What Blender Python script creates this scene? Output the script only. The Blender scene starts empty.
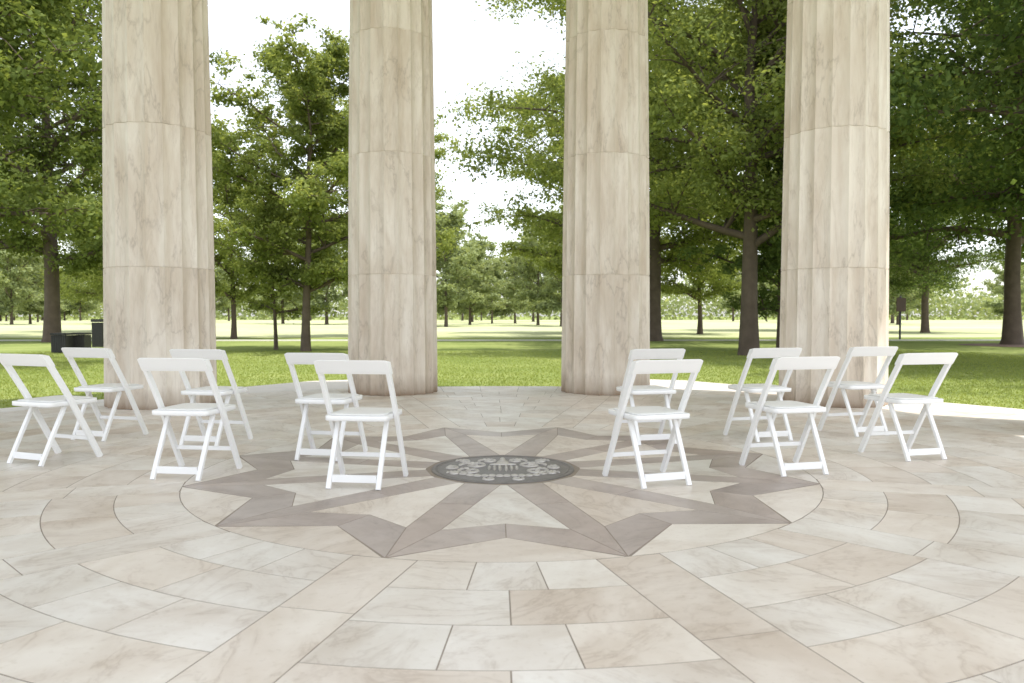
import bpy, bmesh, math, random
import numpy as np
from mathutils import Vector, Matrix

random.seed(7)
rng = np.random.default_rng(7)
scene = bpy.context.scene
COL = scene.collection
scene.view_settings.view_transform = 'Standard'
scene.view_settings.look = 'None'
scene.view_settings.exposure = 0

# ------------------------------------------------------------------ helpers
def link(o):
    COL.objects.link(o); return o

def np_mesh(name, verts, faces, mat=None, smooth=False, attr=None):
    verts = np.asarray(verts, dtype=np.float32); faces = np.asarray(faces, dtype=np.int32)
    me = bpy.data.meshes.new(name)
    me.vertices.add(len(verts)); me.vertices.foreach_set('co', verts.ravel())
    k = faces.shape[1]
    me.loops.add(faces.size); me.loops.foreach_set('vertex_index', faces.ravel())
    me.polygons.add(len(faces))
    me.polygons.foreach_set('loop_start', np.arange(0, faces.size, k, dtype=np.int32))
    me.polygons.foreach_set('loop_total', np.full(len(faces), k, dtype=np.int32))
    me.polygons.foreach_set('use_smooth', np.full(len(faces), smooth))
    me.update(calc_edges=True)
    if attr is not None:
        for n, v in attr.items():
            a = me.attributes.new(n, 'FLOAT', 'FACE')
            a.data.foreach_set('value', np.asarray(v, dtype=np.float32))
    if mat: me.materials.append(mat)
    return me

def py_mesh(name, verts, faces, mat=None, smooth=False, rand=None):
    me = bpy.data.meshes.new(name)
    me.from_pydata([tuple(v) for v in verts], [], faces)
    me.update()
    if smooth:
        me.polygons.foreach_set('use_smooth', [True]*len(me.polygons))
    if rand is not None:
        a = me.attributes.new('rnd', 'FLOAT', 'FACE')
        a.data.foreach_set('value', rand)
    if mat: me.materials.append(mat)
    return me

def fix_normals(me):
    bm = bmesh.new(); bm.from_mesh(me)
    bmesh.ops.recalc_face_normals(bm, faces=bm.faces)
    bm.to_mesh(me); bm.free()

def obj(name, me, parent=None, **props):
    o = bpy.data.objects.new(name, me); link(o)
    if parent: o.parent = parent
    for k, v in props.items(): o[k] = v
    return o

def empty(name, loc=(0,0,0), **props):
    o = bpy.data.objects.new(name, None); link(o)
    o.location = loc; o.empty_display_size = .3
    for k, v in props.items(): o[k] = v
    return o

def copy_thing(root, loc, rotz=0, scale=None):
    n = root.copy(); COL.objects.link(n)
    n.location = loc; n.rotation_euler = (0, 0, rotz)
    if scale: n.scale = scale
    for c in root.children:
        cc = c.copy(); COL.objects.link(cc); cc.parent = n
    return n

# ------------------------------------------------------------------ materials
class NT:
    def __init__(s, name):
        s.m = bpy.data.materials.new(name); s.m.use_nodes = True
        s.t = s.m.node_tree; s.t.nodes.clear()
        s.out = s.t.nodes.new('ShaderNodeOutputMaterial')
    def n(s, t):
        return s.t.nodes.new(t)
    def l(s, a, b): s.t.links.new(a, b)
    def math(s, op, a, b=None, c=None):
        x = s.t.nodes.new('ShaderNodeMath'); x.operation = op
        for i, v in enumerate((a, b, c)):
            if v is None: continue
            if hasattr(v, 'links'): s.l(v, x.inputs[i])
            else: x.inputs[i].default_value = v
        return x.outputs[0]
    def mix(s, fac, a, b, blend='MIX'):
        x = s.t.nodes.new('ShaderNodeMix'); x.data_type = 'RGBA'; x.blend_type = blend
        for i, v in ((0, fac), (6, a), (7, b)):
            if hasattr(v, 'links'): s.l(v, x.inputs[i])
            else: x.inputs[i].default_value = v if i == 0 else (*v, 1)
        return x.outputs[2]
    def ramp(s, f, pts):
        x = s.t.nodes.new('ShaderNodeValToRGB'); e = x.color_ramp.elements
        while len(e) < len(pts): e.new(.5)
        for k, (p, c) in enumerate(pts):
            e[k].position = p
            e[k].color = (*c, 1) if isinstance(c, tuple) else (c, c, c, 1)
        s.l(f, x.inputs[0]); return x.outputs[0]
    def noise(s, vec, scale, detail=3, rough=.55, dist=0):
        x = s.n('ShaderNodeTexNoise'); x.inputs['Scale'].default_value = scale
        x.inputs['Detail'].default_value = detail; x.inputs['Roughness'].default_value = rough
        x.inputs['Distortion'].default_value = dist
        if vec is not None: s.l(vec, x.inputs['Vector'])
        return x.outputs['Fac']
    def mapping(s, vec, loc=None, scale=(1,1,1), rot=(0,0,0)):
        x = s.n('ShaderNodeMapping'); x.inputs['Scale'].default_value = scale
        x.inputs['Rotation'].default_value = rot
        s.l(vec, x.inputs['Vector'])
        if loc is not None: s.l(loc, x.inputs['Location'])
        return x.outputs[0]

def simple(name, col, rough=.5, metal=0, bump=0, bscale=40, var=0.0):
    t = NT(name); b = t.n('ShaderNodeBsdfPrincipled')
    tc = t.n('ShaderNodeTexCoord').outputs['Object']
    f = t.noise(tc, bscale*.2, 3)
    c = t.mix(f, tuple(x*(1-var) for x in col), tuple(min(1, x*(1+var)) for x in col))
    t.l(c, b.inputs['Base Color']); b.inputs['Roughness'].default_value = rough
    b.inputs['Metallic'].default_value = metal
    if bump:
        bp = t.n('ShaderNodeBump'); bp.inputs['Strength'].default_value = bump; bp.inputs['Distance'].default_value = .01
        t.l(t.noise(tc, bscale, 2), bp.inputs['Height']); t.l(bp.outputs[0], b.inputs['Normal'])
    t.l(b.outputs[0], t.out.inputs[0]); return t.m

def marble_floor(name, ca, cb, vein, tint):
    t = NT(name); b = t.n('ShaderNodeBsdfPrincipled')
    tc = t.n('ShaderNodeTexCoord').outputs['Object']
    at = t.n('ShaderNodeAttribute'); at.attribute_name = 'rnd'
    cx = t.n('ShaderNodeCombineXYZ')
    t.l(t.math('MULTIPLY', at.outputs['Fac'], 57.0), cx.inputs[0])
    t.l(t.math('MULTIPLY', at.outputs['Fac'], 31.0), cx.inputs[1])
    rz = t.n('ShaderNodeVectorRotate'); rz.rotation_type = 'Z_AXIS'
    t.l(tc, rz.inputs['Vector']); t.l(t.math('MULTIPLY', at.outputs['Fac'], 80.0), rz.inputs['Angle'])
    v = t.mapping(rz.outputs[0], cx.outputs[0], (1, .55, 1))
    cloud = t.noise(v, 2.6, 4, .62, .6)
    c = t.mix(t.ramp(cloud, [(.34, 0.0), (.66, 1.0)]), ca, cb)
    vn = t.noise(v, 3.2, 5, .62, 1.3)
    vv = t.math('ABSOLUTE', t.math('SUBTRACT', vn, .5))
    vm = t.ramp(vv, [(0.0, .55), (.02, .2), (.06, 0.0)])
    patch = t.ramp(cloud, [(.42, 1.0), (.62, 0.0)])
    c = t.mix(t.math('MULTIPLY', t.math('MULTIPLY', vm, patch), .8), c, vein)
    tone = t.ramp(t.math('FRACT', t.math('MULTIPLY', at.outputs['Fac'], 17.3)), [(0.0, tint[0]), (.3, tint[1]), (.6, tint[2]), (1.0, tint[3])])
    c = t.mix(1.0, c, tone, 'MULTIPLY')
    dn = t.noise(tc, 1.1, 4, .7)
    dirt = t.ramp(dn, [(.3, (.87, .85, .82)), (.58, (1.0, 1.0, 1.0))])
    c = t.mix(.8, c, dirt, 'MULTIPLY')
    fine = t.noise(tc, 30, 3, .65)
    c = t.mix(.6, c, t.ramp(fine, [(.3, (.86, .84, .81)), (.45, (1., 1., 1.))]), 'MULTIPLY')
    t.l(c, b.inputs['Base Color'])
    t.l(t.ramp(dn, [(.3, .5), (.7, .33)]), b.inputs['Roughness'])
    b.inputs['Specular IOR Level'].default_value = .45
    bp = t.n('ShaderNodeBump'); bp.inputs['Strength'].default_value = .12; bp.inputs['Distance'].default_value = .005
    t.l(fine, bp.inputs['Height']); t.l(bp.outputs[0], b.inputs['Normal'])
    t.l(b.outputs[0], t.out.inputs[0]); return t.m

def marble_column(name):
    t = NT(name); b = t.n('ShaderNodeBsdfPrincipled')
    tc = t.n('ShaderNodeTexCoord').outputs['Object']
    oi = t.n('ShaderNodeObjectInfo')
    sp = t.n('ShaderNodeSeparateXYZ'); t.l(tc, sp.inputs[0])
    z = sp.outputs[2]
    drum = t.math('FLOOR', t.math('DIVIDE', z, 1.6))
    off = t.n('ShaderNodeCombineXYZ')
    k = t.math('ADD', t.math('MULTIPLY', drum, 7.3), t.math('MULTIPLY', oi.outputs['Random'], 63.0))
    t.l(k, off.inputs[0]); t.l(k, off.inputs[1])
    t.l(t.math('MULTIPLY', k, .37), off.inputs[2])
    v = t.mapping(tc, off.outputs[0], (1, 1, .32), (.35, .28, 0))
    vv2 = t.mapping(tc, off.outputs[0], (1, 1, .13), (.12, -.09, 0))
    cloud = t.noise(v, 1.8, 5, .62, .5)
    c = t.mix(t.ramp(cloud, [(.3, 0.0), (.60, 1.0)]), (.62, .54, .45), (.80, .745, .665))
    streak = t.ramp(t.noise(vv2, 6.5, 4, .66, .3), [(.43, 0.0), (.72, 1.0)])
    c = t.mix(t.math('MULTIPLY', streak, .55), c, (.52, .42, .315))
    vn = t.noise(v, 2.2, 6, .6, .3)
    va = t.math('ABSOLUTE', t.math('SUBTRACT', vn, .5))
    vm = t.ramp(va, [(0.0, .5), (.005, .26), (.022, 0.0)])
    patch = t.ramp(cloud, [(.44, 1.0), (.62, .1)])
    c = t.mix(t.math('MULTIPLY', vm, patch), c, (.34, .285, .235))
    vn = t.noise(vv2, 6.0, 5, .66, .5)
    va = t.math('ABSOLUTE', t.math('SUBTRACT', vn, .52))
    vm = t.ramp(va, [(0.0, .26), (.01, .13), (.035, 0.0)])
    c = t.mix(vm, c, (.44, .37, .30))
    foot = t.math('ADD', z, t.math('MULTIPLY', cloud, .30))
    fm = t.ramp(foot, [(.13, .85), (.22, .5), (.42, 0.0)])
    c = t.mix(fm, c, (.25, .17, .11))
    t.l(c, b.inputs['Base Color']); b.inputs['Roughness'].default_value = .55
    bp = t.n('ShaderNodeBump'); bp.inputs['Strength'].default_value = .3; bp.inputs['Distance'].default_value = .01
    t.l(t.noise(tc, 20, 3, .65), bp.inputs['Height']); t.l(bp.outputs[0], b.inputs['Normal'])
    t.l(b.outputs[0], t.out.inputs[0]); return t.m

def leaf_mat(name, dark, mid, light, trans=.35):
    t = NT(name)
    at = t.n('ShaderNodeAttribute'); at.attribute_name = 'rnd'
    oi = t.n('ShaderNodeObjectInfo')
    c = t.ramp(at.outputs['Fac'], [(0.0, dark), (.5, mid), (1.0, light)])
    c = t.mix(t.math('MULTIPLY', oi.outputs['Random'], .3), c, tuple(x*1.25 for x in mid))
    d = t.n('ShaderNodeBsdfDiffuse'); t.l(c, d.inputs[0])
    tr = t.n('ShaderNodeBsdfTranslucent')
    t.l(t.mix(1.0, c, (1.6, 1.48, .8), 'MULTIPLY'), tr.inputs[0])
    mx = t.n('ShaderNodeMixShader'); mx.inputs[0].default_value = trans
    t.l(d.outputs[0], mx.inputs[1]); t.l(tr.outputs[0], mx.inputs[2])
    t.l(mx.outputs[0], t.out.inputs[0]); return t.m

def ground_mat(name, ca, cb, cc, s1=.35, s2=6.0):
    t = NT(name); b = t.n('ShaderNodeBsdfDiffuse')
    tc = t.n('ShaderNodeTexCoord').outputs['Object']
    c = t.mix(t.ramp(t.noise(tc, s1, 4), [(.35, 0.0), (.65, 1.0)]), ca, cb)
    c = t.mix(t.ramp(t.noise(tc, s2, 4, .7), [(.45, 0.0), (.75, .8)]), c, cc)
    t.l(c, b.inputs['Color'])
    t.l(b.outputs[0], t.out.inputs[0]); return t.m

M_light = marble_floor('floor_marble', (.67, .61, .545), (.81, .78, .735), (.42, .345, .285),
                       [(.88, .835, .79), (1., .975, .94), (.95, .955, .945), (1., 1., .995)])
M_mauve = marble_floor('rose_marble', (.41, .35, .315), (.52, .46, .42), (.31, .265, .24),
                       [(.85, .84, .85), (1., .96, .93), (.92, .92, .93), (1.05, 1.03, 1.01)])
M_grout = simple('grout', (.30, .255, .21), .9, var=.3)
M_col = marble_column('column_marble')
M_roofm = simple('roof_marble', (.82, .80, .76), .7, var=.04)
M_terrace = simple('terrace_stone', (.56, .53, .48), .8, bump=.3, bscale=20, var=.12)
M_white = simple('white_resin', (.86, .86, .855), .35, var=.015)
M_cush = simple('white_vinyl', (.83, .83, .82), .5, bump=.06, bscale=90, var=.02)
M_bronze = simple('aged_bronze', (.185, .17, .16), .45, metal=.25, bump=.3, bscale=60, var=.4)
M_bronzeL = simple('bronze_highlight', (.50, .475, .445), .34, metal=.35, bump=.2, bscale=60, var=.3)  # paler bronze, relief highlights put into the base colour
M_bark = simple('bark', (.11, .083, .062), .95, bump=.8, bscale=14, var=.5)
M_black = simple('black_metal', (.02, .02, .02), .5, var=.2)
M_brown = simple('brown_paint', (.09, .05, .03), .5, var=.2)
M_lawn = ground_mat('lawn', (.165, .215, .065), (.245, .285, .10), (.31, .335, .14))
M_field = ground_mat('dry_field', (.36, .39, .20), (.44, .46, .275), (.49, .50, .33), .06, 1.2)
M_path = simple('path_gravel', (.42, .42, .34), .9, var=.12)
M_mulch = simple('mulch_soil', (.15, .09, .06), .95, bump=1, bscale=20, var=.4)
M_leaf1 = leaf_mat('leaf_oak', (.070, .098, .030), (.140, .182, .058), (.28, .32, .105), .45)
M_leaf2 = leaf_mat('leaf_elm', (.115, .152, .046), (.220, .268, .092), (.37, .41, .16), .50)
M_leaf3 = leaf_mat('leaf_holly', (.048, .080, .030), (.118, .168, .056), (.24, .29, .10), .45)
M_leaf4 = leaf_mat('leaf_distant_haze', (.17, .21, .11), (.25, .295, .155), (.34, .38, .21), .42)  # distance haze is put into these paler leaf colours
M_blade = leaf_mat('grass_blade', (.15, .205, .05), (.25, .30, .09), (.36, .39, .14), .35)

# ------------------------------------------------------------------ floor
def P(r, deg):
    a = math.radians(deg); return (r*math.sin(a), -r*math.cos(a))
LP, MP = [], []
def inset(poly, g=.0028):
    n = len(poly); out = []
    A = sum(poly[i][0]*poly[(i+1) % n][1]-poly[(i+1) % n][0]*poly[i][1] for i in range(n))
    if A < 0: poly = poly[::-1]
    for i in range(n):
        p0, p1, p2 = Vector(poly[i-1]), Vector(poly[i]), Vector(poly[(i+1) % n])
        d1 = (p1-p0); d2 = (p2-p1)
        if d1.length < 1e-6 or d2.length < 1e-6: out.append(tuple(p1)); continue
        d1.normalize(); d2.normalize()
        n1 = Vector((-d1.y, d1.x)); n2 = Vector((-d2.y, d2.x))
        m = n1+n2
        if m.length < .3: m = n1
        else: m = m/m.dot(n1)
        out.append(tuple(p1+m*g))
    return out
def band_pt(deg, r, off):
    a = math.radians(deg); d = (math.sin(a), -math.cos(a)); s = (math.cos(a), math.sin(a))
    return (d[0]*r+s[0]*off, d[1]*r+s[1]*off)
RT, RVo, RVi, RM = 2.048, 1.68, 1.43, .515
HI, HO, RCc = .115, .09, 1.57
for k in range(12):
    a0 = 30*k; a1 = a0+15; am = a0-15
    Vi = P(RVi, a0); Vo = P(RVo, a0); T1 = P(RT, a1); T0 = P(RT, am)
    C1 = band_pt(a1, RCc, -HO); C0 = band_pt(am, RCc, HO)
    C1b = band_pt(a1, RCc, HO)
    MP.append([Vi, C1, T1, Vo]); MP.append([Vi, Vo, T0, C0])
    hm = (HI+HO)/2
    MP.append([band_pt(a1, RM, -HI), band_pt(a1, 1.04, -hm), band_pt(a1, 1.04, hm), band_pt(a1, RM, HI)])
    MP.append([band_pt(a1, 1.04, -hm), C1, T1, C1b, band_pt(a1, 1.04, hm)])
    i1 = band_pt(a1, RM, -HI); i0 = band_pt(am, RM, HI)
    LP.append([i0, i1, C1, Vi, C0])
    arc = [P(2.05, a0+t) for t in np.linspace(14.7, -14.7, 9)]
    LP.append([Vo]+arc)
BW = .15
RMAX = 6.33
rs = [2.05+.34*i for i in range(13)]; rs[-1] = RMAX
for k in range(12):
    a1 = 30*k+15
    r = 2.05; i = k % 2
    while r < RMAX-.05:
        r2 = min(RMAX-.0, r+(.62 if i % 2 else .88)); i += 1
        if RMAX-r2 < .3: r2 = RMAX
        LP.append([band_pt(a1, r, -BW), band_pt(a1, r2, -BW), band_pt(a1, r2, BW), band_pt(a1, r, BW)])
        r = r2
    a0 = 30*k
    for j in range(len(rs)-1):
        ra, rb = rs[j], rs[j+1]
        rm = (ra+rb)/2
        n = max(2, int(rm*.5236/.62)) + (1 if j % 2 == 0 else 0)
        def half(r): return 15-math.degrees(math.asin(BW/r))
        fr = [0]+[(q/n)+random.uniform(-.02, .02)/n for q in range(1, n)]+[1]
        for q in range(n):
            poly = []
            seg = 5
            ha, hb = half(ra), half(rb)
            for s in range(seg+1):
                f = fr[q]+(fr[q+1]-fr[q])*s/seg
                poly.append(P(ra, a0-ha+2*ha*f))
            for s in range(seg, -1, -1):
                f = fr[q]+(fr[q+1]-fr[q])*s/seg
                poly.append(P(rb, a0-hb+2*hb*f))
            LP.append(poly)
def tiles(name, polys, mat, h=.012, z=0.0):
    vs, fs, rr = [], [], []
    for p in polys:
        q = inset(p); n = len(q); b = len(vs)
        rv = random.random()
        vs += [(x, y, z) for x, y in q]+[(x, y, z-h) for x, y in q]
        fs.append(list(range(b, b+n))); rr.append(rv)
        for i in range(n):
            j = (i+1) % n
            fs.append([b+n+i, b+n+j, b+j, b+i]); rr.append(rv)
    return py_mesh(name, vs, fs, mat, rand=rr)
obj('floor', tiles('floor', LP, M_light), kind='structure')
obj('floor_star_inlay', tiles('floor_star_inlay', MP, M_mauve), kind='structure')
def disc(name, r, zt, zb, mat, n=128):
    vs = [(r*math.cos(2*math.pi*i/n), r*math.sin(2*math.pi*i/n), zt) for i in range(n)]
    vs += [(x, y, zb) for x, y, _ in vs]
    fs = [list(range(n))]+[[i, n+i, n+(i+1) % n, (i+1) % n] for i in range(n)]
    me = py_mesh(name, vs, fs, mat); fix_normals(me); return me
obj('floor_bed', disc('floor_bed', 6.34, -.001, -.4, M_grout), kind='structure')

# ------------------------------------------------------------------ bronze medallion
def lathe(name, prof, mat, n=96, smooth=True):
    vs, fs = [], []
    for r, z in prof:
        for i in range(n):
            a = 2*math.pi*i/n; vs.append((r*math.cos(a), r*math.sin(a), z))
    for j in range(len(prof)-1):
        for i in range(n):
            k = (i+1) % n
            fs.append([j*n+i, j*n+k, (j+1)*n+k, (j+1)*n+i])
    return py_mesh(name, vs, fs, mat, smooth)
med = empty('bronze_medallion', (0, 0, 0), label='round grey bronze medallion with raised crest set in marble floor', category='medallion')
obj('disc', lathe('medallion_disc', [(.49, -.0005), (.49, .004), (.478, .006), (.466, .005), (.462, .001), (.456, .001), (.453, .004),
    (.447, .004), (.444, .0015), (.30, .0015), (.0005, .0015)], M_bronze, smooth=False), med)
bm = bmesh.new()
def blob(bm, c, sx, sy, sz, rot):
    m = Matrix.Translation(c) @ Matrix.Rotation(rot, 4, 'Z') @ Matrix.Diagonal((sx, sy, sz, 1))
    bmesh.ops.create_icosphere(bm, subdivisions=2, radius=1, matrix=m)
def curl(cx, cy, r0, r1, a0, turns, w, n=14):
    for i in range(n):
        t = i/(n-1); a = a0+turns*2*math.pi*t; r = r0+(r1-r0)*t
        blob(bm, (cx+r*math.cos(a), cy+r*math.sin(a), .001), w*1.7, w*(1-.4*t), .012, a+math.pi/2)
for sx in (-1, 1):
    for i in range(3): blob(bm, (sx*(.022+.036*i), .0, .002), .012, .11-.025*i, .016, 0)
    curl(sx*.20, .10, .10, .015, .2 if sx > 0 else math.pi-.2, sx*1.3, .014, 22)
    curl(sx*.22, -.09, .09, .012, 1.2 if sx > 0 else math.pi-1.2, -sx*1.3, .013, 20)
    curl(sx*.10, .26, .07, .01, 0 if sx > 0 else math.pi, sx*1.2, .012, 16)
    curl(sx*.36, .02, .055, .01, 1.5 if sx > 0 else math.pi-1.5, sx*1.1, .011, 14)
    curl(sx*.28, .25, .055, .01, .5 if sx > 0 else math.pi-.5, sx*1.1, .011, 14)
    curl(sx*.33, -.17, .045, .01, .5 if sx > 0 else math.pi-.5, sx*1.1, .010, 12)
    curl(sx*.09, -.36, .04, .01, .5 if sx > 0 else math.pi-.5, -sx*1.1, .010, 12)
    for i in range(7):
        u = (i+.5)/7
        blob(bm, (sx*.34*u, -.27+.11*u*u+.012*math.sin(u*9), .002), .028, .024, .012, sx*.5*u)
blob(bm, (0, .125, .003), .10, .018, .014, 0)
blob(bm, (0, .19, .003), .045, .05, .020, 0)
blob(bm, (0, .31, .003), .022, .06, .014, 0)
me = bpy.data.meshes.new('medallion_relief'); bm.to_mesh(me); bm.free(); me.materials.append(M_bronzeL)
obj('relief', me, med)

# ------------------------------------------------------------------ columns
RC = 5.7
def column_mesh():
    nf, sg = 20, 8; n = nf*sg
    H = 6.25
    lev = []
    joints = [1.6, 3.2, 4.8]
    zz = [0, .012, .06, .2, .4, .8, 1.2, 2.0, 2.4, 2.8, 3.6, 4.0, 4.4, 5.2, 5.6, 6.0, H]
    for z in zz: lev.append((z, 0 if z > 0 else -.008))
    for j in joints: lev += [(j-.006, 0), (j-.0035, -.008), (j+.0035, -.008), (j+.006, 0)]
    lev.sort()
    vs, fs = [], []
    for z, dr in lev:
        t = z/H
        R = .618-.073*t+.008*math.sin(math.pi*t)
        for i in range(n):
            f = (i % sg)/sg; a = 2*math.pi*i/n
            r = R+dr-.040*math.sin(math.pi*f)**.85*(1-.15*t)
            vs.append((r*math.cos(a), r*math.sin(a), z))
    for j in range(len(lev)-1):
        for i in range(n):
            k = (i+1) % n
            fs.append([j*n+i, j*n+k, (j+1)*n+k, (j+1)*n+i])
    me = py_mesh('column_shaft', vs, fs, M_col, True)
    sharp = me.attributes.new('sharp_edge', 'BOOLEAN', 'EDGE')
    zs = [v[2] for v in vs]
    L = []
    for e in me.edges:
        a, b = e.vertices
        vert = (a % n) == (b % n)
        L.append((vert and (a % n) % sg == 0) or (not vert and any(abs(zs[a]-j) < .007 for j in joints)))
    sharp.data.foreach_set('value', L)
    return me
CS = column_mesh()
CC = lathe('column_capital', [(.555, 6.25), (.57, 6.28), (.57, 6.30), (.60, 6.33), (.70, 6.45), (.73, 6.5), (.70, 6.53), (.0, 6.53)], M_col, 64)
def box_mesh(name, sx, sy, z0, z1, mat, bev=.01):
    bm = bmesh.new()
    bmesh.ops.create_cube(bm, size=1, matrix=Matrix.Translation((0, 0, (z0+z1)/2)) @ Matrix.Diagonal((sx, sy, z1-z0, 1)))
    if bev: bmesh.ops.bevel(bm, geom=bm.edges[:], offset=bev, segments=2, affect='EDGES')
    me = bpy.data.meshes.new(name); bm.to_mesh(me); bm.free(); me.materials.append(mat); return me
CA = box_mesh('column_abacus', 1.46, 1.46, 6.532, 6.70, M_col)
c0 = None
for deg in (-75, -45, -15, 15, 45, 75):
    a = math.radians(deg)
    loc = (RC*math.sin(a), RC*math.cos(a), 0)
    if c0 is None:
        c0 = empty('marble_column', loc, label='fluted veined marble column with stained foot on stone floor', category='column', group='ring of marble columns')
        obj('shaft', CS, c0); obj('capital', CC, c0); obj('abacus', CA, c0); c0.rotation_euler = (0, 0, -a)
    else: copy_thing(c0, loc, -a)
roof = empty('rotunda_roof', (0, 0, 0), label='marble entablature ring and dome carried by columns', category='roof')
obj('entablature', lathe('entablature', [(5.1, 8.3), (5.1, 6.702), (6.3, 6.702), (6.3, 7.3), (6.38, 7.32), (6.38, 7.4), (6.3, 7.42), (6.3, 8.0),
    (6.7, 8.15), (6.75, 8.4), (6.0, 8.5)], M_roofm, 96, False), roof)
obj('dome', lathe('dome', [(5.102, 8.3)]+[(5.3*math.cos(t)-.02, 8.35+2.9*math.sin(t)) for t in np.linspace(.1, 1.5, 12)]+[(0, 11.25)]
    + [(0, 11.5)]+[(6.0*math.cos(t), 8.5+3.0*math.sin(t)) for t in np.linspace(1.5, .0, 12)], M_roofm, 96), roof)

# ------------------------------------------------------------------ chairs
def sweep(bm, pts, wx, wt, ch=.006, xoff=0.0):
    rings = []
    for i, p in enumerate(pts):
        p = Vector(p)
        a = Vector(pts[max(0, i-1)]); b = Vector(pts[min(len(pts)-1, i+1)])
        d = (b-a).normalized()
        X = Vector((1, 0, 0)) if abs(d.x) < .9 else Vector((0, 0, 1))
        nrm = d.cross(X).normalized()
        hx, ht = wx/2, wt/2
        sec = [(hx-ch, ht), (hx, ht-ch), (hx, -ht+ch), (hx-ch, -ht), (-hx+ch, -ht), (-hx, -ht+ch), (-hx, ht-ch), (-hx+ch, ht)]
        rings.append([bm.verts.new(p+X*u+nrm*v+Vector((xoff, 0, 0))) for u, v in sec])
    for r0, r1 in zip(rings, rings[1:]):
        for i in range(8):
            j = (i+1) % 8; bm.faces.new([r0[i], r0[j], r1[j], r1[i]])
    bm.faces.new(rings[0][::-1]); bm.faces.new(rings[-1])
    bmesh.ops.recalc_face_normals(bm, faces=bm.faces)
def bar_mesh(name, pts, wx, wt, mat, ch=.003):
    bm = bmesh.new(); sweep(bm, pts, wx, wt, ch)
    me = bpy.data.meshes.new(name); bm.to_mesh(me); bm.free(); me.materials.append(mat); return me
def slab(name, w, d, z0, z1, y0, mat, e=5.0, crown=0.0, n=48, rnd=.012):
    vs, fs = [], []
    prof = [(-rnd, z0), (0, z0+rnd*.7), (0, z1-rnd*.7), (-rnd*.35, z1-rnd*.2), (-rnd, z1)]
    if crown: prof += [(-w*.15, z1+crown*.6), (-w*.3, z1+crown)]
    for off, z in prof:
        for i in range(n):
            a = 2*math.pi*(i+.5)/n
            c, s = math.cos(a), math.sin(a)
            x = (w/2+off)*math.copysign(abs(c)**(2/e), c); y = (d/2+off)*math.copysign(abs(s)**(2/e), s)
            x *= 1-.02*(y/d)
            vs.append((x, y0+d/2+y, z))
    m = len(prof)
    for j in range(m-1):
        for i in range(n):
            k = (i+1) % n; fs.append([j*n+i, j*n+k, (j+1)*n+k, (j+1)*n+i])
    fs.append(list(range(n))[::-1]); fs.append(list(range((m-1)*n, m*n)))
    me = py_mesh(name, vs, fs, mat, True)
    return me
def post_y(z):
    return .44-.54*z if z < .46 else .1916-.56*(z-.46)-.10*(z-.46)**1.3
posts = [(0, post_y(z), z) for z in (0.0, .1, .2, .3, .4, .46, .52, .58, .64, .70, .745, .762)]
POST = bar_mesh('chair_post', posts, .025, .042, M_white)
RLEG = bar_mesh('chair_rear_leg', [(0, 0, 0), (0, .028, .06), (0, .10, .21), (0, .195, .40)], .029, .025, M_white)
STR = bar_mesh('chair_rear_stretcher', [(-.140, .026, .060), (.140, .026, .060)], .046, .016, M_white, .002)
STF = bar_mesh('chair_front_stretcher', [(-.200, post_y(.15), .15), (.200, post_y(.15), .15)], .028, .015, M_white, .002)
SEATF = slab('chair_seat_frame', .398, .42, .408, .440, .040, M_white, 10, rnd=.004)
SEATC = slab('chair_seat_cushion', .352, .37, .4405, .448, .065, M_cush, 9, .002, rnd=.005)
def rail():
    nx, vs, fs = 20, [], []
    W = .2305
    hs = [0, .02, .06, .10, .12, .125]
    for side in (0, 1):
        for q, h in enumerate(hs):
            for i in range(nx+1):
                u = -1+2*i/nx
                au = abs(u)
                x = W*u
                edge = max(0, (au-.92)/.08)
                zt = .784 - .010*edge**2 + .002*(1-u*u)
                zb = .698 + .002*(1-u*u)
                z = zb+(zt-zb)*h/.125
                y = post_y(z) - .020*(1-u*u) + .002
                soft = .002 if (q in (0, len(hs)-1)) else 0
                vs.append((x, y+(-.0265+soft if side == 0 else .0265-.034*(1-edge) * (1 - u*u)**.2 -soft), z))
    m = len(hs); S = m*(nx+1)
    for side in (0, 1):
        for q in range(m-1):
            for i in range(nx):
                a = side*S+q*(nx+1)+i
                f = [a, a+1, a+nx+2, a+nx+1]
                fs.append(f if side == 0 else f[::-1])
    for i in range(nx):
        fs.append([i+1, i, S+i, S+i+1]); b = (m-1)*(nx+1)
        fs.append([b+i, b+i+1, S+b+i+1, S+b+i])
    for q in range(m-1):
        a = q*(nx+1); fs.append([a, a+nx+1, S+a+nx+1, S+a]); a += nx
        fs.append([a+nx+1, a, S+a, S+a+nx+1])
    me = py_mesh('chair_backrest', vs, fs, M_white, False); fix_normals(me); return me
RAIL = rail()
chairs = [
    (22, 464, 22), (86, 440, 16), (173, 480, 9), (197, 446, 12), (352, 490, 8), (316, 461, 10),
    (668, 489, -17), (658, 446, -12), (776, 443, -13), (807, 478, -12), (874, 438, -14), (929, 463, -13)]
CAMP = Vector((-.047, -5.35, 1.05)); YAW = .0204; F = 781.0
def place_d(px, d):
    u = math.atan((px-512)/F)+YAW
    return (CAMP.x+d*math.tan(u), CAMP.y+d)
def place(px, py, h=1.05):
    return place_d(px, F*h/(py-316.0))
ch0 = None
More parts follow.
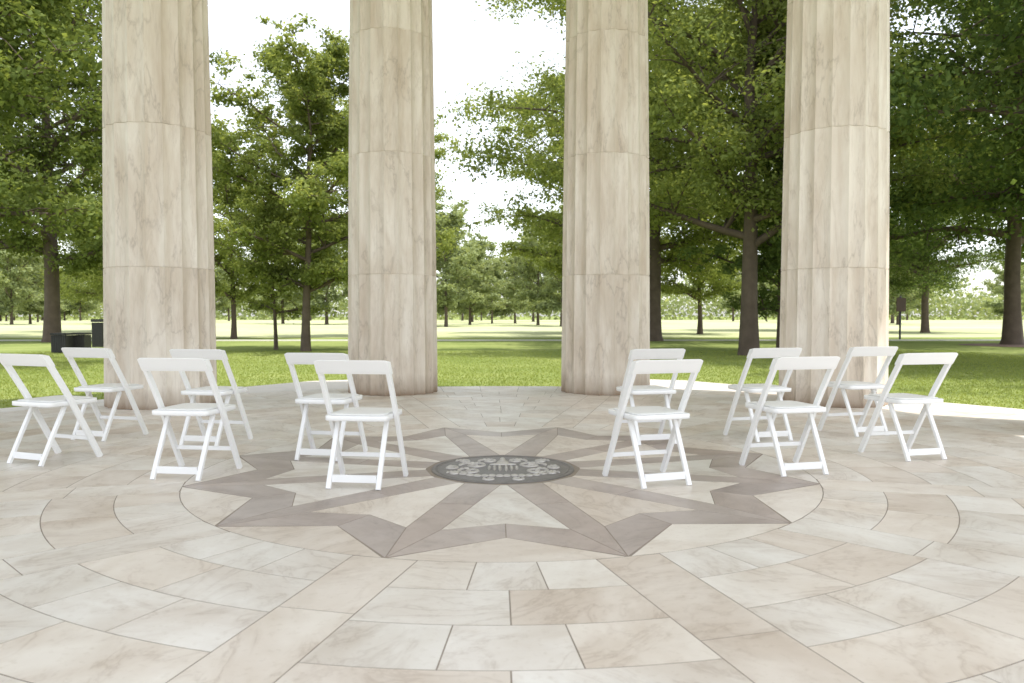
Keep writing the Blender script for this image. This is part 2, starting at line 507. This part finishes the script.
for px, py, th in chairs:
    x, y = place(px, py)
    if ch0 is None:
        ch0 = empty('folding_chair', (x, y, .0005), label='white folding wedding chair with curved backrest on marble floor',
                    category='chair', group='white folding chairs on the memorial floor')
        ch0.rotation_euler = (0, 0, -math.radians(th))
        for s in (-1, 1):
            p = obj('post', POST, ch0); p.location.x = s*.2135
            p = obj('leg', RLEG, ch0); p.location.x = s*.156
        obj('rear_stretcher', STR, ch0); obj('front_stretcher', STF, ch0)
        obj('seat', SEATF, ch0); obj('cushion', SEATC, ch0); obj('backrest', RAIL, ch0)
    else: copy_thing(ch0, (x, y, .0005), -math.radians(th))

# ------------------------------------------------------------------ ground
GZ = -.17
def sheet(name, pts, z, mat):
    me = py_mesh(name, [(x, y, z) for x, y in pts], [list(range(len(pts)))], mat); fix_normals(me)
    o = obj(name, me, kind='structure')
    if me.polygons[0].normal.z < 0: me.flip_normals()
    return o
sheet('ground', [(-900, -900), (900, -900), (900, 1500), (-900, 1500)], GZ, M_lawn)
sheet('field', [(-400, 41), (400, 37), (400, 250), (-400, 250)], GZ+.004, M_field)
sheet('path', [(-200, 35.0), (200, 30.5), (200, 32.7), (-200, 37.2)], GZ+.008, M_path)
def prism(name, pts, z0, z1, mat):
    n = len(pts)
    vs = [(x, y, z1) for x, y in pts]+[(x, y, z0) for x, y in pts]
    fs = [list(range(n))]+[[i, (i+1) % n, n+(i+1) % n, n+i] for i in range(n)]
    me = py_mesh(name, vs, fs, mat); fix_normals(me)
    return obj(name, me, kind='structure')
TR = [(1.25, 6.1), (1.8, 9.0), (3.3, 8.4), (6.3, 4.2), (7.9, 1.2), (8.4, -9), (4.0, -9), (4.6, 0.0), (4.0, 4.5)]
prism('terrace', TR, -.3, -.09, M_terrace)
prism('terrace', [(-x, y) for x, y in TR], -.3, -.09, M_terrace)
prism('bounce_plaza', [(-16, -26), (16, -26), (16, -9.02), (-16, -9.02)], -.3, -.09, M_terrace)  # unseen paving behind the camera, added to bounce sunlight under the dome
prism('bounce_plaza', [(-3.98, -9.0), (3.98, -9.0), (3.98, -5.6), (-3.98, -5.6)], -.3, -.092, M_terrace)  # infill up to the floor, part of the added bounce paving

def grass(name, N, xr, yr, keep):
    x = rng.uniform(*xr, N*2); y = rng.uniform(*yr, N*2)
    m = keep(x, y); x, y = x[m][:N], y[m][:N]; n = len(x)
    h = rng.uniform(.015, .042, n); w = rng.uniform(.005, .011, n)
    a = rng.uniform(0, math.pi, n); lx, ly = rng.normal(0, .02, n), rng.normal(0, .02, n)
    v = np.zeros((n, 3, 3), np.float32)
    v[:, 0] = np.stack([x-w*np.cos(a), y-w*np.sin(a), np.full(n, GZ)], 1)
    v[:, 1] = np.stack([x+w*np.cos(a), y+w*np.sin(a), np.full(n, GZ)], 1)
    v[:, 2] = np.stack([x+lx, y+ly, GZ+h], 1)
    f = np.arange(n*3).reshape(n, 3)
    cl = .5+.25*np.sin(x*1.3+np.sin(y*.9)*2)*np.sin(y*1.1+1)
    me = np_mesh(name, v.reshape(-1, 3), f, M_blade, attr={'rnd': np.clip(cl*.6+rng.uniform(0, .4, n), 0, 1)})
    return obj(name, me, kind='stuff')
def in_poly(x, y, poly):
    c = np.zeros(len(x), bool); n = len(poly)
    for i in range(n):
        x1, y1 = poly[i]; x2, y2 = poly[(i+1) % n]
        cond = ((y1 > y) != (y2 > y))
        if y1 == y2: continue
        c ^= cond & (x < (x2-x1)*(y-y1)/(y2-y1)+x1)
    return c
def keep(x, y):
    d = y+5.3
    vis = (np.abs(x/d) < .75) & (x*x+y*y > 6.36**2)
    vis &= ~in_poly(x, y, TR) & ~in_poly(-x, y, TR)
    vis &= rng.uniform(0, 1, len(x)) < np.clip(1.4-d/26.0, .12, 1)
    return vis
grass('grass', 200000, (-16, 16), (2.5, 22), keep)

# ------------------------------------------------------------------ trees
def tubes(name, paths, mat, sides=7):
    vs, fs = [], []
    for pts, rad in paths:
        base = len(vs); n = len(pts)
        for i in range(n):
            p = Vector(pts[i]); d = (Vector(pts[min(i+1, n-1)])-Vector(pts[max(0, i-1)])).normalized()
            u = d.cross(Vector((.31, .95, .02))).normalized(); w = d.cross(u)
            for s in range(sides):
                a = 2*math.pi*s/sides
                rr = rad[i]*(1+.10*math.sin(3*a+i))
                vs.append(p+(u*math.cos(a)+w*math.sin(a))*rr)
        for i in range(n-1):
            for s in range(sides):
                k = (s+1) % sides
                fs.append([base+i*sides+s, base+i*sides+k, base+(i+1)*sides+k, base+(i+1)*sides+s])
    return py_mesh(name, vs, fs, mat, True)

def tree_meshes(seed, H, CR, CB, TRr, leaves, ls, mat, lean=0.0, nl=20, clump=1.0, cone=False, droop=0.0):
    R = random.Random(seed); g = np.random.default_rng(seed)
    paths = []; clumps = []
    n = 11; tp = []; tr = []
    for i in range(n):
        t = i/(n-1)
        tp.append(Vector((lean*t*H*.3+R.uniform(-.12, .12)*t*H*.08, R.uniform(-.12, .12)*t*H*.08, t*H*.88)))
        tr.append(TRr*((1-t)**.8*.85+.05)*(1.45 if i == 0 else 1))
    tp.insert(1, tp[0].lerp(tp[1], .15)); tr.insert(1, TRr*1.05)
    tp[0].z = -.1
    paths.append((tp, tr))
    def at(t):
        z = t*H*.88
        for a, b in zip(tp, tp[1:]):
            if a.z <= z <= b.z: return a.lerp(b, (z-a.z)/(b.z-a.z+1e-6))
        return tp[-1].copy()
    for k in range(nl):
        f = (k+R.random()*.7)/nl
        zh = CB*.75+(H*.86-CB*.75)*f
        az = k*2.4+R.uniform(-.4, .4)
        if cone: env = CR*(1-f)**.6+.35
        else: env = CR*math.sin(math.pi*min(.97, max(.12, .22+.70*f)))**.7
        env *= R.uniform(.75, 1.12)
        el = R.uniform(.15, .5)+f*.65-droop
        start = at(zh/(H*.88)); L = env/max(.35, math.cos(el))
        L = min(L, env*1.5)
        pts = [start]; rad = [TRr*(.32*(1-f)+.09)]
        d = Vector((math.cos(az)*math.cos(el), math.sin(az)*math.cos(el), math.sin(el)))
        m = 6
        for i in range(1, m+1):
            d = (d+Vector((R.uniform(-.22, .22), R.uniform(-.22, .22), R.uniform(-.16, .12)-droop*.3))).normalized()
            pts.append(pts[-1]+d*L/m); rad.append(rad[0]*(1-i/m)**.9+.012)
        paths.append((pts, rad))
        for i in range(1, m+1):
            for s in range(3):
                a2 = R.uniform(0, 2*math.pi)
                dd = (d*.6+Vector((math.cos(a2), math.sin(a2), R.uniform(-.4, .5)))).normalized()
                ln = env*R.uniform(.14, .40)*clump
                q0 = pts[i]; q1 = q0+dd*ln*.5+Vector((0, 0, .05*ln)); q2 = q0+dd*ln+Vector((0, 0, -.05*ln))
                r0 = rad[i]*.45+.006
                paths.append(([q0, q1, q2], [r0, r0*.6, .006]))
                cs = (.115+.008*CR)*max(CR, 2.0)*R.uniform(.55, 1.2)*clump
                clumps.append((q2, cs))
                if R.random() < .8: clumps.append((q1, cs*.9))
    w = np.array([c[1]**1.7 for c in clumps]); w /= w.sum()
    idx = g.choice(len(clumps), leaves, p=w)
    C = np.array([tuple(c[0]) for c in clumps])[idx]; S = np.array([c[1] for c in clumps])[idx]
    dv = g.normal(size=(leaves, 3)); dv /= np.linalg.norm(dv, axis=1, keepdims=True)
    ph = g.uniform(0, 6.28, (len(clumps), 3))[idx]
    lob = 1+.35*np.sin(3*dv[:, 0]+ph[:, 0])*np.sin(4*dv[:, 1]+ph[:, 1])+.2*np.sin(6*dv[:, 2]+ph[:, 2])
    rr = g.uniform(0, 1, leaves)**.55*lob
    off = dv*(rr*S)[:, None]*np.array([1, 1, .65])
    pos = C+off
    nrm = g.normal(size=(leaves, 3))*.75+dv*.5+np.array([0, 0, .75])
    nrm /= np.linalg.norm(nrm, axis=1, keepdims=True)
    t = np.cross(nrm, g.normal(size=(leaves, 3))); t /= np.linalg.norm(t, axis=1, keepdims=True)+1e-9
    b = np.cross(nrm, t)
    s = ls*g.uniform(.6, 1.25, leaves)[:, None]
    v = np.stack([pos-t*s*.5, pos+b*s*.32+t*s*.05-nrm*s*.05, pos+t*s*.6, pos-b*s*.32+t*s*.05-nrm*s*.05], 1).reshape(-1, 3)
    fc = np.arange(leaves*4).reshape(-1, 4)
    crn = g.uniform(0, 1, len(clumps))[idx]
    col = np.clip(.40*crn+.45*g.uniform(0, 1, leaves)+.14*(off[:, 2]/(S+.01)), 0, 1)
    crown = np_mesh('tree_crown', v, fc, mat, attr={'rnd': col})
    return tubes('tree_trunk', paths, M_bark), crown

def tree(meshes, px, d, label, rot=0.0, sc=1.0, name='park_tree', group=None):
    x, y = place_d(px, d)
    r = empty(name, (x, y, GZ), label=label, category='tree')
    if group: r['group'] = group
    r.rotation_euler = (0, 0, rot); r.scale = (sc, sc, sc)
    obj('trunk', meshes[0], r); obj('crown', meshes[1], r)
    return r
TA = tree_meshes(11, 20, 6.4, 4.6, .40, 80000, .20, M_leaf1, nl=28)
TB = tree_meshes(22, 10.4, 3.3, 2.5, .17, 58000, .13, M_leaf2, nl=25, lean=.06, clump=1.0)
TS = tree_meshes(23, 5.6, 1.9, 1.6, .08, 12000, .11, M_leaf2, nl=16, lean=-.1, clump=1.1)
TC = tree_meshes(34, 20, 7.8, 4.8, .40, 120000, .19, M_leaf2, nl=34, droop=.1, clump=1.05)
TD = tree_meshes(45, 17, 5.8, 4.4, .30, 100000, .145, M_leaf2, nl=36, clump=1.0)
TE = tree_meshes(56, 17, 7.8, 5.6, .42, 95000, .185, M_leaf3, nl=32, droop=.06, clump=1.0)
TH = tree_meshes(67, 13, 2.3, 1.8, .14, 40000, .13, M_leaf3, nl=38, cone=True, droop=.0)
tree(TA, 52, 37, 'large dark leafy oak tree with trunk out of view, added to shade lawn', .3)
tree(TB, 306, 27, 'slender young leafy tree with forked limbs on lawn', .5)
tree(TS, 276, 28.5, 'small leaning sapling beside slender leafy tree', 0.2)
tree(TC, 654, 38, 'tall bright green elm tree spreading over lawn', 1.0)
tree(TB, 590, 54, 'full leafy green tree behind column on open lawn', 1.5, 1.62)
tree(TD, 750, 24, 'tall leafy green tree with thick trunk on lawn', .0)
tree(TH, 781, 26, 'narrow dense dark holly tree with low foliage', 2.0)
tree(TE, 1012, 33, 'massive dark tree with high spreading limbs over mulch', .4)
tree(TA, -40, 44, 'large dark leafy oak tree with trunk out of view, added to shade lawn', 2.3, .95)
tree(TA, -125, 18.5, 'large dark leafy oak tree with trunk out of view, added to shade lawn', 4.0, .8)  # added left of frame so its crown shades the lawn
tree(TE, 1150, 18, 'massive dark tree with trunk out of view, added to shade lawn', 1.9, .9)  # added right of frame, its overhanging crown casts shade on the grass
tree(TC, 120, 62, 'tall bright green elm tree spreading over lawn', 3.3, .72)
tree(TB, 382, 47, 'leafy green tree with narrow crown on open lawn', 2.5, 1.3)
tree(TB, 234, 42, 'leafy green tree with narrow crown on open lawn', 4.5, 1.0)
tree(TE, 925, 56, 'dark leafy tree standing on open lawn', 2.2, .75)
tree(TC, 800, 64, 'tall bright green elm tree spreading over lawn', 5.2, .85)
tree(TB, 700, 52, 'leafy green tree with narrow crown on open lawn', 3.5, 1.1)

TF = [tree_meshes(70+i, 12, 4.3, 2.2, .22, 14000, .38, M_leaf4, nl=16, clump=1.2) for i in range(3)]
spots = [(446, 88, 1.0), (470, 108, .85), (492, 125, .85), (515, 128, .95), (538, 104, .95), (562, 92, 1.1), (425, 96, 1.1)]
for i in range(56):
    spots.append((rng.uniform(-60, 1090), rng.uniform(105, 225), rng.uniform(.8, 1.35)))
for i, (px, d, s) in enumerate(spots):
    tree(TF[i % 3], px, d, 'distant leafy park tree at the edge of the field', float(rng.uniform(0, 6)), float(s),
         group='distant trees along the field')
N = 50000
x = rng.uniform(-330, 330, N); dd = rng.uniform(235, 262, N)-5.3
hh = 11+3.0*np.sin(x*.11)+2.0*np.sin(x*.31+1)+1.5*np.sin(x*.83)
z = GZ+hh*rng.uniform(0, 1, N)**.8
pos = np.stack([x, dd, z], 1); nr = rng.normal(size=(N, 3))+np.array([0, -.4, .6]); nr /= np.linalg.norm(nr, axis=1, keepdims=True)
t = np.cross(nr, rng.normal(size=(N, 3))); t /= np.linalg.norm(t, axis=1, keepdims=True); b = np.cross(nr, t)
s = rng.uniform(.6, 1.5, N)[:, None]
v = np.stack([pos-t*s*.6, pos+b*s*.4, pos+t*s*.6, pos-b*s*.4], 1).reshape(-1, 3)
obj('far_woodland', np_mesh('far_woodland', v, np.arange(N*4).reshape(-1, 4), M_leaf4, attr={'rnd': rng.uniform(0, 1, N)}), kind='stuff')

x, y = place_d(1012, 33)
vs = [(x+2.6*math.cos(a)*(1+.1*math.sin(3*a)), y-1.5+2.6*math.sin(a)) for a in np.linspace(0, 2*math.pi, 32, endpoint=False)]
sheet('mulch_bed', vs, GZ+.012, M_mulch)

# ------------------------------------------------------------------ litter bins and sign
def bin_thing(px, d, w, dp, h, label):
    x, y = place_d(px, d)
    root = empty('litter_bin', (x, y, GZ+.002), label=label, category='litter bin')
    bm = bmesh.new()
    for sx, sy, n, ax in ((w, dp, 8, 0), (dp, w, 6, 1)):
        for sgn in (-1, 1):
            for i in range(n):
                u = (i+.5)/n-.5
                if ax == 0: c = (u*w, sgn*dp/2, h*.46); dm = (w/n*.8, .025, h*.84)
                else: c = (sgn*w/2, u*dp, h*.46); dm = (.025, dp/n*.8, h*.84)
                bmesh.ops.create_cube(bm, size=1, matrix=Matrix.Translation(c) @ Matrix.Diagonal((*dm, 1)))
    me = bpy.data.meshes.new('bin_slats'); bm.to_mesh(me); bm.free(); me.materials.append(M_black)
    obj('body', me, root)
    obj('liner', box_mesh('bin_liner', w-.06, dp-.06, .05, h*.8, M_black), root)
    obj('lid', box_mesh('bin_lid', w+.06, dp+.06, h*.9, h, M_black, .015), root)
bin_thing(62, 26.0, .46, .46, .66, 'low black slatted litter bin standing on shaded lawn')
bin_thing(81, 26.6, .42, .46, .66, 'low black slatted litter bin standing on shaded lawn')
bin_thing(99.5, 30.0, .38, .38, 1.1, 'tall black litter bin standing beside a column')
x, y = place_d(900, 40)
sg = empty('park_sign', (x, y, GZ), label='small brown park notice sign on thin post', category='sign')
obj('post', lathe('sign_post', [(.05, 0), (.05, 2.25), (.0, 2.26)], M_black, 12), sg)
p = obj('panel', box_mesh('sign_panel', .5, .04, 1.45, 2.15, M_brown, .01), sg); p.location.y = -.08

# ------------------------------------------------------------------ light
el, az = math.radians(72), math.radians(55)
S = Vector((math.cos(el)*math.sin(az), -math.cos(el)*math.cos(az), math.sin(el)))
sl = bpy.data.lights.new('sun', 'SUN'); sl.energy = 5.0; sl.angle = math.radians(.5); sl.color = (1, .95, .87)
so = bpy.data.objects.new('sun', sl); link(so); so.rotation_euler = S.to_track_quat('Z', 'Y').to_euler(); so.location = (0, -10, 30)
w = bpy.data.worlds.new('World'); scene.world = w; w.use_nodes = True
nt = w.node_tree; bg = nt.nodes['Background']
sky = nt.nodes.new('ShaderNodeTexSky'); sky.sky_type = 'NISHITA'; sky.sun_disc = False
sky.sun_elevation = el; sky.sun_rotation = math.pi-az
sky.dust_density = 1.5; sky.air_density = 1.0; sky.ozone_density = 1.0
hs = nt.nodes.new('ShaderNodeHueSaturation'); hs.inputs['Saturation'].default_value = .30
nt.links.new(sky.outputs[0], hs.inputs['Color'])
nt.links.new(hs.outputs[0], bg.inputs[0]); bg.inputs[1].default_value = .42

cam = bpy.data.cameras.new('camera'); cam.sensor_width = 36; cam.lens = 36*F/1024; cam.clip_end = 3000; cam.clip_start = .05
cam.dof.use_dof = True; cam.dof.focus_distance = 5.6; cam.dof.aperture_fstop = 4.0
co = bpy.data.objects.new('camera', cam); link(co); co.location = CAMP
co.rotation_euler = (math.radians(90-1.87), 0, -YAW)
scene.camera = co
